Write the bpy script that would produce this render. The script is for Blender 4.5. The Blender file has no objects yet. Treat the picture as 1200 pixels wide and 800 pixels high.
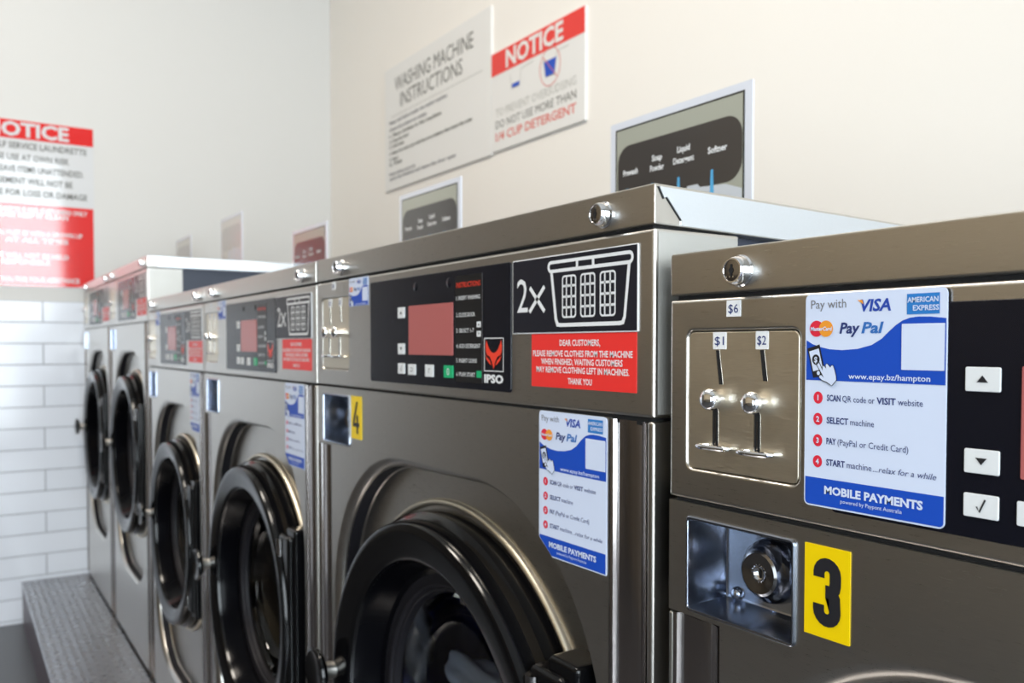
import bpy, bmesh, math, random
from mathutils import Vector, Matrix
from mathutils.geometry import tessellate_polygon

SC = bpy.context.scene
COL = SC.collection
rad = math.radians

# ------------------------------------------------------------------ camera
cam_d = bpy.data.cameras.new('camera')
cam = bpy.data.objects.new('camera', cam_d)
COL.objects.link(cam)
TH = math.atan2(656.0, 1000.0)          # angle between the view and the row of machines
PITCH = rad(1.7)
F = Vector((-math.cos(TH), math.sin(TH), 0)) * math.cos(PITCH) - Vector((0, 0, 1)) * math.sin(PITCH)
R = Vector((math.sin(TH), math.cos(TH), 0))
U = R.cross(F)
cam.matrix_world = Matrix((
    (R.x, U.x, -F.x, 0.0), (R.y, U.y, -F.y, 0.0), (R.z, U.z, -F.z, 1.25), (0, 0, 0, 1)))
cam_d.sensor_width = 36.0
cam_d.sensor_fit = 'HORIZONTAL'
cam_d.lens = 30.0
cam_d.shift_y = 34.0 / 1200.0
cam_d.clip_start = 0.02
cam_d.dof.use_dof = True
cam_d.dof.focus_distance = 0.62
cam_d.dof.aperture_fstop = 9.2
SC.camera = cam

# ------------------------------------------------------------------ colour management, world, lights
SC.view_settings.view_transform = 'Standard'
SC.view_settings.look = 'None'
SC.view_settings.exposure = 0.0
SC.view_settings.gamma = 1.0
SC.view_settings.use_curve_mapping = False
SC.cycles.max_bounces = 10
SC.cycles.diffuse_bounces = 5
SC.cycles.glossy_bounces = 6
SC.cycles.transparent_max_bounces = 12
SC.cycles.caustics_reflective = False
SC.cycles.caustics_refractive = False
SC.cycles.use_denoising = True

world = bpy.data.worlds.new('world')
SC.world = world
world.use_nodes = True
world.node_tree.nodes['Background'].inputs['Color'].default_value = (0.80, 0.90, 1.0, 1)
world.node_tree.nodes['Background'].inputs['Strength'].default_value = 3.0


def area_light(name, loc, direction, sx, sy, power, color):
    d = bpy.data.lights.new(name, 'AREA')
    d.shape = 'RECTANGLE'
    d.size, d.size_y = sx, sy
    d.energy = power
    d.color = color
    o = bpy.data.objects.new(name, d)
    o.location = loc
    o.rotation_euler = Vector(direction).to_track_quat('-Z', 'Y').to_euler()
    COL.objects.link(o)
    return o


area_light('daylight_shopfront', (3.33, -0.60, 1.60), (-1, 0, 0), 3.6, 2.8, 320.0, (0.90, 0.95, 1.0))
area_light('daylight_fanlight', (3.33, -0.60, 3.32), (-1, 0, 0), 3.6, 0.58, 24.0, (0.90, 0.95, 1.0))
area_light('added_front_fill', (1.80, -2.73, 1.45), (0, 1, 0), 2.4, 2.5, 20.0, (0.90, 0.95, 1.0))  # added fill light that brightens the machine fronts and back wall
for _i, (_x, _y) in enumerate(((-2.5, -0.30), (-1.2, -0.30))):
    area_light('ceiling_lamp_light', (_x, _y, 3.86), (0, 0, -1), 0.6, 0.6, 38.0, (1.0, 0.91, 0.80))

# ------------------------------------------------------------------ materials
MATS = {}


def nt(name):
    m = bpy.data.materials.new(name)
    m.use_nodes = True
    n = m.node_tree.nodes
    return m, n, m.node_tree.links, n['Principled BSDF']


def flat(name, col, rough=0.5, metal=0.0, spec=0.5, coat=0.0):
    """plain surface with a little procedural variation in roughness"""
    m, n, l, b = nt(name)
    b.inputs['Base Color'].default_value = (*col, 1)
    b.inputs['Metallic'].default_value = metal
    b.inputs['Specular IOR Level'].default_value = spec
    b.inputs['Coat Weight'].default_value = coat
    b.inputs['Coat Roughness'].default_value = 0.06
    tc = n.new('ShaderNodeTexCoord')
    nz = n.new('ShaderNodeTexNoise')
    nz.inputs['Scale'].default_value = 60
    mr = n.new('ShaderNodeMapRange')
    mr.inputs['To Min'].default_value = rough * 0.88
    mr.inputs['To Max'].default_value = rough * 1.12
    l.new(tc.outputs['Object'], nz.inputs['Vector'])
    l.new(nz.outputs['Fac'], mr.inputs['Value'])
    l.new(mr.outputs['Result'], b.inputs['Roughness'])
    MATS[name] = m
    return m


def brushed(name, col, r0, r1, bump=0.0, scale=(60, 2600, 2600)):
    """brushed stainless sheet: fine horizontal grain in roughness, colour and bump"""
    m, n, l, b = nt(name)
    tc = n.new('ShaderNodeTexCoord')
    mp = n.new('ShaderNodeMapping')
    mp.inputs['Scale'].default_value = scale
    nz = n.new('ShaderNodeTexNoise')
    nz.inputs['Scale'].default_value = 1.0
    nz.inputs['Detail'].default_value = 3
    l.new(tc.outputs['Object'], mp.inputs['Vector'])
    l.new(mp.outputs['Vector'], nz.inputs['Vector'])
    mr = n.new('ShaderNodeMapRange')
    mr.inputs['From Min'].default_value = 0.3
    mr.inputs['From Max'].default_value = 0.7
    mr.inputs['To Min'].default_value = r0
    mr.inputs['To Max'].default_value = r1
    l.new(nz.outputs['Fac'], mr.inputs['Value'])
    l.new(mr.outputs['Result'], b.inputs['Roughness'])
    cr = n.new('ShaderNodeValToRGB')
    cr.color_ramp.elements[0].position = 0.3
    cr.color_ramp.elements[1].position = 0.7
    cr.color_ramp.elements[0].color = (*[c * 0.96 for c in col], 1)
    cr.color_ramp.elements[1].color = (*[min(1, c * 1.04) for c in col], 1)
    l.new(nz.outputs['Fac'], cr.inputs['Fac'])
    l.new(cr.outputs['Color'], b.inputs['Base Color'])
    b.inputs['Metallic'].default_value = 1.0
    bp = n.new('ShaderNodeBump')
    bp.inputs['Strength'].default_value = bump
    bp.inputs['Distance'].default_value = 0.0004
    l.new(nz.outputs['Fac'], bp.inputs['Height'])
    l.new(bp.outputs['Normal'], b.inputs['Normal'])
    MATS[name] = m
    return m


brushed('steel', (0.595, 0.572, 0.535), 0.27, 0.33)
brushed('steel_plate', (0.84, 0.77, 0.64), 0.30, 0.44, 0.08, (110, 1900, 1900))
brushed('zinc_lid', (0.74, 0.78, 0.83), 0.38, 0.44, 0.0, (60, 2000, 2000))
brushed('polished_trim', (0.50, 0.46, 0.45), 0.12, 0.20, 0.02, (900, 900, 10))
flat('chrome', (0.86, 0.87, 0.90), 0.08, 1.0)
flat('dark_chrome', (0.34, 0.33, 0.33), 0.14, 1.0)
flat('box_steel', (0.35, 0.385, 0.46), 0.20, 1.0)
flat('side_sheet', (0.50, 0.49, 0.46), 0.5, 0.6)
flat('black_plastic', (0.003, 0.003, 0.0035), 0.13, 0.0, 0.30)
flat('door_inner', (0.002, 0.002, 0.003), 0.16, 0.0, 0.06)
flat('rubber_gap_shade', (0.014, 0.013, 0.016), 0.5, 0.0, 0.2)
flat('navy_side', (0.030, 0.038, 0.062), 0.45)
flat('gap', (0.004, 0.004, 0.005), 0.8)
flat('panel_black', (0.0055, 0.006, 0.011), 0.26, 0.0, 0.28)
flat('strip_black', (0.010, 0.0095, 0.010), 0.3, 0.0, 0.25)
flat('basket_black', (0.014, 0.014, 0.021), 0.32, 0.0, 0.25)
flat('print_white', (0.82, 0.83, 0.85), 0.4)
flat('paper', (0.67, 0.745, 0.93), 0.35, 0.0, 0.3)
flat('label_paper', (0.85, 0.86, 0.88), 0.5)
flat('key_white', (0.78, 0.80, 0.82), 0.4)
flat('key_green', (0.0, 0.42, 0.16), 0.4)
flat('screen_red', (0.46, 0.13, 0.125), 0.24, 0.0, 0.35)
flat('ink_black', (0.012, 0.012, 0.016), 0.5)
flat('ink_grey', (0.20, 0.20, 0.22), 0.5)
flat('ink_navy', (0.018, 0.035, 0.17), 0.5)
flat('ink_blue', (0.012, 0.075, 0.50), 0.4, 0.0, 0.3)
flat('visa_blue', (0.015, 0.06, 0.40), 0.5)
flat('pal_blue', (0.03, 0.16, 0.50), 0.5)
flat('amex_blue', (0.02, 0.20, 0.58), 0.5)
flat('ink_red', (0.75, 0.02, 0.05), 0.5)
flat('ink_orange', (0.88, 0.33, 0.03), 0.5)
flat('sign_red', (0.72, 0.03, 0.03), 0.06, 0.0, 0.85)
flat('sticker_red', (0.86, 0.035, 0.03), 0.4)
flat('sign_white', (0.68, 0.69, 0.71), 0.06, 0.0, 0.85)
flat('board_white', (0.78, 0.77, 0.75), 0.35)
flat('board_red', (0.78, 0.035, 0.025), 0.35)
flat('board_text', (0.10, 0.10, 0.09), 0.5)
flat('board_pale', (0.45, 0.45, 0.42), 0.5)
flat('board_redtext', (0.70, 0.16, 0.13), 0.5)
flat('yellow', (0.90, 0.63, 0.0), 0.35)
flat('logo_red', (0.85, 0.05, 0.02), 0.4)
flat('photo_grey', (0.40, 0.41, 0.35), 0.16, 0.0, 1.0)
flat('photo_dark', (0.055, 0.050, 0.048), 0.16, 0.0, 1.0)
flat('photo_pale', (0.62, 0.66, 0.72), 0.16, 0.0, 1.0)
flat('photo_edge', (0.02, 0.024, 0.022), 0.16, 0.0, 1.0)
flat('photo_border', (0.74, 0.77, 0.86), 0.16, 0.0, 1.0)
flat('sheen_grey', (0.66, 0.66, 0.63), 0.16, 0.0, 1.0)  # far sign tones with the wall's reflection painted into the colour
flat('sheen_dark', (0.52, 0.52, 0.51), 0.16, 0.0, 1.0)
flat('arrow_blue', (0.10, 0.42, 0.75), 0.4)
flat('cloth_navy', (0.06, 0.09, 0.42), 0.9)
flat('cloth_white', (0.80, 0.83, 0.92), 0.9)
flat('frame_alu', (0.35, 0.35, 0.36), 0.35, 1.0)
flat('door_brown', (0.09, 0.072, 0.055), 0.5)


def paint(name, col, rough, scale=180.0, bump=0.03):
    m, n, l, b = nt(name)
    tc = n.new('ShaderNodeTexCoord')
    nz = n.new('ShaderNodeTexNoise')
    nz.inputs['Scale'].default_value = scale
    nz.inputs['Detail'].default_value = 4
    l.new(tc.outputs['Object'], nz.inputs['Vector'])
    bp = n.new('ShaderNodeBump')
    bp.inputs['Strength'].default_value = bump
    bp.inputs['Distance'].default_value = 0.002
    l.new(nz.outputs['Fac'], bp.inputs['Height'])
    l.new(bp.outputs['Normal'], b.inputs['Normal'])
    b.inputs['Base Color'].default_value = (*col, 1)
    b.inputs['Roughness'].default_value = rough
    MATS[name] = m


paint('paint_white', (0.64, 0.635, 0.62), 0.55)
paint('paint_cream', (0.86, 0.825, 0.775), 0.55)
paint('paint_taupe', (0.42, 0.335, 0.225), 0.6)
paint('dado_brown', (0.115, 0.096, 0.073), 0.6)
paint('paint_ceiling', (0.80, 0.79, 0.77), 0.7)
paint('floor_vinyl', (0.055, 0.056, 0.062), 0.35, 40.0, 0.05)
brushed('tread_steel', (0.42, 0.42, 0.44), 0.24, 0.36, 0.05, (40, 40, 40))
flat('plinth_face', (0.10, 0.07, 0.09), 0.4)


def tile_mat():
    m, n, l, b = nt('wall_tiles')
    tc = n.new('ShaderNodeTexCoord')
    sp = n.new('ShaderNodeSeparateXYZ')
    l.new(tc.outputs['Object'], sp.inputs['Vector'])
    cb = n.new('ShaderNodeCombineXYZ')
    l.new(sp.outputs['Y'], cb.inputs['X'])
    l.new(sp.outputs['Z'], cb.inputs['Y'])
    mp = n.new('ShaderNodeMapping')
    mp.inputs['Location'].default_value = (0.055, 0.0793, 0)
    l.new(cb.outputs['Vector'], mp.inputs['Vector'])
    br = n.new('ShaderNodeTexBrick')
    br.offset = 0.5
    br.inputs['Scale'].default_value = 1.0
    br.inputs['Brick Width'].default_value = 0.4
    br.inputs['Row Height'].default_value = 0.0955
    br.inputs['Mortar Size'].default_value = 0.0028
    br.inputs['Mortar Smooth'].default_value = 0.25
    br.inputs['Color1'].default_value = (0.78, 0.81, 0.88, 1)
    br.inputs['Color2'].default_value = (0.76, 0.795, 0.87, 1)
    br.inputs['Mortar'].default_value = (0.38, 0.40, 0.44, 1)
    l.new(mp.outputs['Vector'], br.inputs['Vector'])
    l.new(br.outputs['Color'], b.inputs['Base Color'])
    mr = n.new('ShaderNodeMapRange')
    mr.inputs['To Min'].default_value = 0.12
    mr.inputs['To Max'].default_value = 0.7
    l.new(br.outputs['Fac'], mr.inputs['Value'])
    l.new(mr.outputs['Result'], b.inputs['Roughness'])
    bp = n.new('ShaderNodeBump')
    bp.invert = True
    bp.inputs['Strength'].default_value = 0.6
    bp.inputs['Distance'].default_value = 0.002
    l.new(br.outputs['Fac'], bp.inputs['Height'])
    l.new(bp.outputs['Normal'], b.inputs['Normal'])
    MATS['wall_tiles'] = m


tile_mat()


def glass_mat(name, tint, gloss):
    m = bpy.data.materials.new(name)
    m.use_nodes = True
    n, l = m.node_tree.nodes, m.node_tree.links
    n.remove(n['Principled BSDF'])
    out = n['Material Output']
    tr = n.new('ShaderNodeBsdfTransparent')
    tr.inputs['Color'].default_value = (*tint, 1)
    gl = n.new('ShaderNodeBsdfGlossy')
    gl.inputs['Roughness'].default_value = gloss
    fr = n.new('ShaderNodeFresnel')
    fr.inputs['IOR'].default_value = 1.5
    mx = n.new('ShaderNodeMixShader')
    l.new(fr.outputs['Fac'], mx.inputs['Fac'])
    l.new(tr.outputs['BSDF'], mx.inputs[1])
    l.new(gl.outputs['BSDF'], mx.inputs[2])
    l.new(mx.outputs['Shader'], out.inputs['Surface'])
    MATS[name] = m


glass_mat('door_glass', (0.75, 0.78, 0.82), 0.02)
glass_mat('window_glass', (0.95, 0.97, 0.97), 0.0)


# ------------------------------------------------------------------ mesh building
_tcache = {}


def text_shape(s, bold, shear):
    k = (s, bold, shear)
    if k not in _tcache:
        cu = bpy.data.curves.new('t', 'FONT')
        cu.body = s
        cu.size = 1.0
        cu.resolution_u = 2
        cu.offset = bold
        cu.shear = shear
        cu.fill_mode = 'FRONT'
        o = bpy.data.objects.new('t', cu)
        COL.objects.link(o)
        dg = bpy.context.evaluated_depsgraph_get()
        dg.update()
        me = o.evaluated_get(dg).to_mesh()
        vs = [(v.co.x, v.co.y) for v in me.vertices]
        fs = [tuple(p.vertices) for p in me.polygons]
        up = sum(p.normal.z for p in me.polygons)
        if up < 0:
            fs = [f[::-1] for f in fs]
        o.evaluated_get(dg).to_mesh_clear()
        bpy.data.objects.remove(o)
        bpy.data.curves.remove(cu)
        x0 = min(v[0] for v in vs)
        x1 = max(v[0] for v in vs)
        _tcache[k] = ([(v[0] - x0, v[1]) for v in vs], fs, x1 - x0)
    return _tcache[k]


CAPH = max(v[1] for v in text_shape('H', 0.0, 0.0)[0])


def rr(x0, z0, x1, z1, r, n=6):
    """rounded rectangle outline, counter-clockwise seen from the front (-y)"""
    r = max(min(r, (x1 - x0) / 2 - 1e-6, (z1 - z0) / 2 - 1e-6), 1e-5)
    out = []
    for cx, cz, a0 in ((x1 - r, z0 + r, -90), (x1 - r, z1 - r, 0), (x0 + r, z1 - r, 90), (x0 + r, z0 + r, 180)):
        for i in range(n + 1):
            a = rad(a0 + 90.0 * i / n)
            out.append((cx + r * math.cos(a), cz + r * math.sin(a)))
    return out


def circ(cx, cz, r, n=32, rz=None):
    rz = r if rz is None else rz
    return [(cx + r * math.cos(2 * math.pi * i / n), cz + rz * math.sin(2 * math.pi * i / n)) for i in range(n)]


def stroke(pts, w):
    """a polyline with width, as one outline"""
    L, Rr = [], []
    for i, p in enumerate(pts):
        a = Vector(pts[max(i - 1, 0)])
        b = Vector(pts[min(i + 1, len(pts) - 1)])
        d = (b - a).normalized()
        nrm = Vector((-d.y, d.x)) * (w / 2)
        L.append((p[0] + nrm.x, p[1] + nrm.y))
        Rr.append((p[0] - nrm.x, p[1] - nrm.y))
    return Rr + L[::-1]


class MB:
    def __init__(self):
        self.v, self.f, self.mi, self.mats = [], [], [], []

    def mat(self, name):
        if name not in self.mats:
            self.mats.append(name)
        return self.mats.index(name)

    def add(self, vs, fs, mat):
        o = len(self.v)
        k = self.mat(mat)
        self.v.extend([tuple(v) for v in vs])
        for f in fs:
            self.f.append(tuple(i + o for i in f))
            self.mi.append(k)

    def loft(self, loops, mat, cap0=True, cap1=True, closed=True):
        n = len(loops[0])
        vs = [p for lp in loops for p in lp]
        fs = []
        for j in range(len(loops) - 1):
            for i in range(n if closed else n - 1):
                a, b = j * n + i, j * n + (i + 1) % n
                fs.append((a, b, b + n, a + n))
        if cap0:
            fs.append(tuple(range(n))[::-1])
        if cap1:
            fs.append(tuple(range((len(loops) - 1) * n, len(loops) * n)))
        self.add(vs, fs, mat)

    def slab(self, outline, yf, yb, mat):
        """prism with outline (x,z), front at yf and back at yb"""
        self.loft([[(x, yf, z) for x, z in outline], [(x, yb, z) for x, z in outline]], mat)

    def rslab(self, x0, z0, x1, z1, r, yf, yb, b, mat, n=5, back=True):
        """rounded rectangle plate with a rolled front edge of radius b"""
        loops = []
        for k in range(4):
            a = rad(90.0 * k / 3)
            ins = b * (1 - math.sin(a))
            loops.append([(x, yf + b * (1 - math.cos(a)), z) for x, z in
                          rr(x0 + ins, z0 + ins, x1 - ins, z1 - ins, max(r - ins, 1e-4), n)])
        loops.append([(x, yb, z) for x, z in rr(x0, z0, x1, z1, r, n)])
        self.loft(loops, mat, True, back)

    def fill(self, outline, y, mat):
        """flat printed shape facing -y"""
        self.holed([outline], y, mat)

    def holed(self, loops, y, mat):
        vl = [[Vector((p[0], p[1], 0)) for p in lp] for lp in loops]
        tris = tessellate_polygon(vl)
        pts = [p for lp in loops for p in lp]
        fs = []
        for t in tris:
            a, b, c = (pts[i] for i in t)
            ar = (b[0] - a[0]) * (c[1] - a[1]) - (c[0] - a[0]) * (b[1] - a[1])
            fs.append(tuple(t) if ar > 0 else tuple(t)[::-1])
        self.add([(p[0], y, p[1]) for p in pts], fs, mat)

    def rect(self, x0, z0, x1, z1, y, mat):
        self.add([(x0, y, z0), (x1, y, z0), (x1, y, z1), (x0, y, z1)], [(0, 1, 2, 3)], mat)

    def box(self, x0, y0, z0, x1, y1, z1, mat, bev=0.0, seg=2):
        bm = bmesh.new()
        bmesh.ops.create_cube(bm, size=1.0)
        for v in bm.verts:
            v.co = Vector(((x0 + x1) / 2 + v.co.x * (x1 - x0), (y0 + y1) / 2 + v.co.y * (y1 - y0),
                           (z0 + z1) / 2 + v.co.z * (z1 - z0)))
        if bev > 0:
            bmesh.ops.bevel(bm, geom=bm.edges[:], offset=bev, segments=seg, affect='EDGES', profile=0.5)
        bm.verts.index_update()
        self.add([v.co[:] for v in bm.verts], [tuple(v.index for v in f.verts) for f in bm.faces], mat)
        bm.free()

    def lathe(self, prof, mat, cx=0.0, cz=0.0, n=48, cap0=False, cap1=False):
        """profile of (radius, y) turned about the y axis"""
        loops = [[(cx + r * math.cos(2 * math.pi * i / n), y, cz + r * math.sin(2 * math.pi * i / n))
                  for i in range(n)] for r, y in prof]
        self.loft(loops, mat, cap0, cap1)

    def tube(self, pts, r, mat, n=10):
        loops = []
        up = Vector((0.13, 0.31, 0.94))
        for i, p in enumerate(pts):
            a = Vector(pts[max(i - 1, 0)])
            b = Vector(pts[min(i + 1, len(pts) - 1)])
            d = (b - a).normalized()
            s = d.cross(up).normalized()
            t = s.cross(d)
            loops.append([tuple(Vector(p) + (s * math.cos(2 * math.pi * k / n) + t * math.sin(2 * math.pi * k / n)) * r)
                          for k in range(n)])
        self.loft(loops, mat)

    def text(self, s, x, z, h, y, mat, w=None, align='L', bold=0.0, shear=0.0):
        vs, fs, tw = text_shape(s, bold, shear)
        k = h / CAPH
        kx = k if w is None else w / tw
        x0 = x - (tw * kx if align == 'R' else tw * kx / 2 if align == 'C' else 0)
        self.add([(x0 + a * kx, y, z + b * k) for a, b in vs], fs, mat)

    def mesh(self, name):
        me = bpy.data.meshes.new(name)
        me.from_pydata(self.v, [], self.f)
        for m in self.mats:
            me.materials.append(MATS[m])
        me.polygons.foreach_set('material_index', self.mi)
        me.polygons.foreach_set('use_smooth', [True] * len(self.f))
        me.update()
        bm = bmesh.new()
        bm.from_mesh(me)
        bmesh.ops.remove_doubles(bm, verts=bm.verts[:], dist=1e-6)
        bm.to_mesh(me)
        bm.free()
        me.set_sharp_from_angle(angle=rad(32))
        return me


def link(name, me, parent=None, loc=(0, 0, 0), scale=(1, 1, 1), label=None):
    o = bpy.data.objects.new(name, me)
    COL.objects.link(o)
    o.parent = parent
    o.location = loc
    o.scale = scale
    if me and len(me.polygons) > 6:
        wn = o.modifiers.new('even_normals', 'WEIGHTED_NORMAL')
        wn.keep_sharp = True
    if label:
        o['label'] = label
    return o


def empty(name, loc, label, cat, group=None, rz=0.0):
    o = bpy.data.objects.new(name, None)
    o.empty_display_size = 0.1
    COL.objects.link(o)
    o.location = loc
    o.rotation_euler = (0, 0, rz)
    tag(o, label, cat, group)
    return o


def tag(o, label, cat, group=None):
    o['label'] = label
    o['category'] = cat
    if group:
        o['group'] = group


def struct(name, mb, loc=(0, 0, 0), parent=None):
    o = link(name, mb.mesh(name), parent, loc)
    o['kind'] = 'structure'
    return o


# ------------------------------------------------------------------ the room
XE, YB, YF, XR, ZC = -4.40, 1.72, -2.60, 3.20, 3.90
TOP_TILE = 1.449


def plain_box(name, x0, y0, z0, x1, y1, z1, mat, bev=0.0):
    b = MB()
    b.box(x0, y0, z0, x1, y1, z1, mat, bev)
    return struct(name, b)


plain_box('floor', XE - 0.1, YF - 0.1, -0.1, XR + 0.1, YB + 0.1, 0.0, 'floor_vinyl')
plain_box('ceiling', XE - 0.1, YF - 0.1, ZC, XR + 0.1, YB + 0.1, ZC + 0.1, 'paint_ceiling')
plain_box('wall_back', XE - 0.1, YB, 0.0, XR + 0.1, YB + 0.1, ZC, 'paint_cream')
plain_box('wall_end', XE - 0.12, YF - 0.1, 0.0, XE, YB, ZC, 'paint_white')
_b = MB()
for (x0, x1, z0, z1) in ((XE - 0.1, 0.60, 0, ZC), (3.0, XR + 0.1, 0, ZC), (0.60, 3.0, 0, 0.2), (0.60, 3.0, 2.70, ZC)):
    _b.box(x0, YF - 0.1, z0, x1, YF, z1, 'paint_taupe')
struct('wall_front', _b)
_b = MB()  # unseen window added as an opening for the front fill light
for x in (0.60, 1.775, 2.95):
    _b.box(x, YF - 0.08, 0.2, x + 0.05, YF - 0.02, 2.70, 'frame_alu', 0.004)
for z in (0.2, 2.65):
    _b.box(0.60, YF - 0.08, z, 3.0, YF - 0.02, z + 0.05, 'frame_alu', 0.004)
_b.box(0.65, YF - 0.051, 0.25, 2.95, YF - 0.045, 2.65, 'window_glass')
struct('added_window', _b)
# unseen dark dado added on the front wall to darken low steel reflections
plain_box('added_dado', XE, YF, 0.0, 0.55, YF + 0.02, 1.20, 'dado_brown', 0.004)
# glazed tile dado on the end wall
_b = MB()
_b.box(XE, -0.62, 0.0, XE + 0.009, YB, TOP_TILE, 'wall_tiles', 0.001, 1)
struct('trim_1', _b)
# unseen dark door and frame added for the steel fronts to reflect
_b = MB()
_b.box(XE, -2.45, 0.0, XE + 0.03, -0.80, 2.75, 'door_brown', 0.004)
struct('added_door', _b)
_b = MB()
for (y0, y1, z0, z1) in ((-0.80, -0.70, 0, 2.85), (-2.55, -2.45, 0, 2.85), (-2.45, -0.80, 2.75, 2.85)):
    _b.box(XE, y0, z0, XE + 0.04, y1, z1, 'frame_alu', 0.004)
struct('trim_2', _b)
# right-hand wall with the glazed shopfront
_b = MB()
_y0, _y1, _z0, _z1 = -2.40, 1.22, 0.20, 3.60
for (y0, y1, z0, z1) in ((YF, _y0, 0, ZC), (_y1, YB, 0, ZC), (_y0, _y1, 0, _z0), (_y0, _y1, _z1, ZC)):
    _b.box(XR, y0, z0, XR + 0.1, y1, z1, 'paint_white')
struct('wall_right', _b)
_b = MB()
for y in (_y0, _y1 - 0.05):
    _b.box(XR + 0.02, y, _z0, XR + 0.08, y + 0.05, _z1, 'frame_alu', 0.004)
for z in (_z0, _z1 - 0.05):
    _b.box(XR + 0.02, _y0, z, XR + 0.08, _y1, z + 0.05, 'frame_alu', 0.004)
_b.box(XR + 0.045, _y0 + 0.05, _z0 + 0.05, XR + 0.051, _y1 - 0.05, _z1 - 0.05, 'window_glass')
struct('window_1', _b)

# ------------------------------------------------------------------ tread-plate plinth
YM = 0.513                   # front plane of the machines
ZP = 0.19                    # top of the plinth
PX0, PX1, PY0 = XE + 0.012, 0.40, 0.243
plinth = empty('plinth', (PX0, PY0, 0), 'low step covered in steel tread plate running along the foot of the washing machines', 'step')
_b = MB()
_b.box(0, 0.004, 0, PX1 - PX0, YB - PY0 - 0.05, ZP - 0.012, 'plinth_face')
link('step_body', _b.mesh('step_body'), plinth)
_b = MB()
_b.box(0, 0, ZP - 0.012, PX1 - PX0, YB - PY0 - 0.05, ZP - 0.001, 'tread_steel', 0.002, 1)
_random = random.Random(3)
# raised lugs of the tread plate, alternating in direction
nx = int((PX1 - PX0) / 0.026)
for i in range(nx):
    for j in range(10):
        cx, cy = 0.02 + i * 0.026, 0.014 + j * 0.026
        if cy > YM - PY0 - 0.012:
            continue
        a = rad(45 if (i + j) % 2 else -45)
        ca, sa = math.cos(a), math.sin(a)
        ring = []
        for (lx, ly) in ((-0.0115, 0), (0, -0.0032), (0.0115, 0), (0, 0.0032)):
            ring.append((cx + lx * ca - ly * sa, cy + lx * sa + ly * ca, ZP - 0.001))
        top = [(cx + 0.6 * (p[0] - cx), cy + 0.6 * (p[1] - cy), ZP + 0.0006) for p in ring]
        _b.loft([ring, top], 'tread_steel', False, True)
link('tread_plate', _b.mesh('tread_plate'), plinth)


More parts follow.
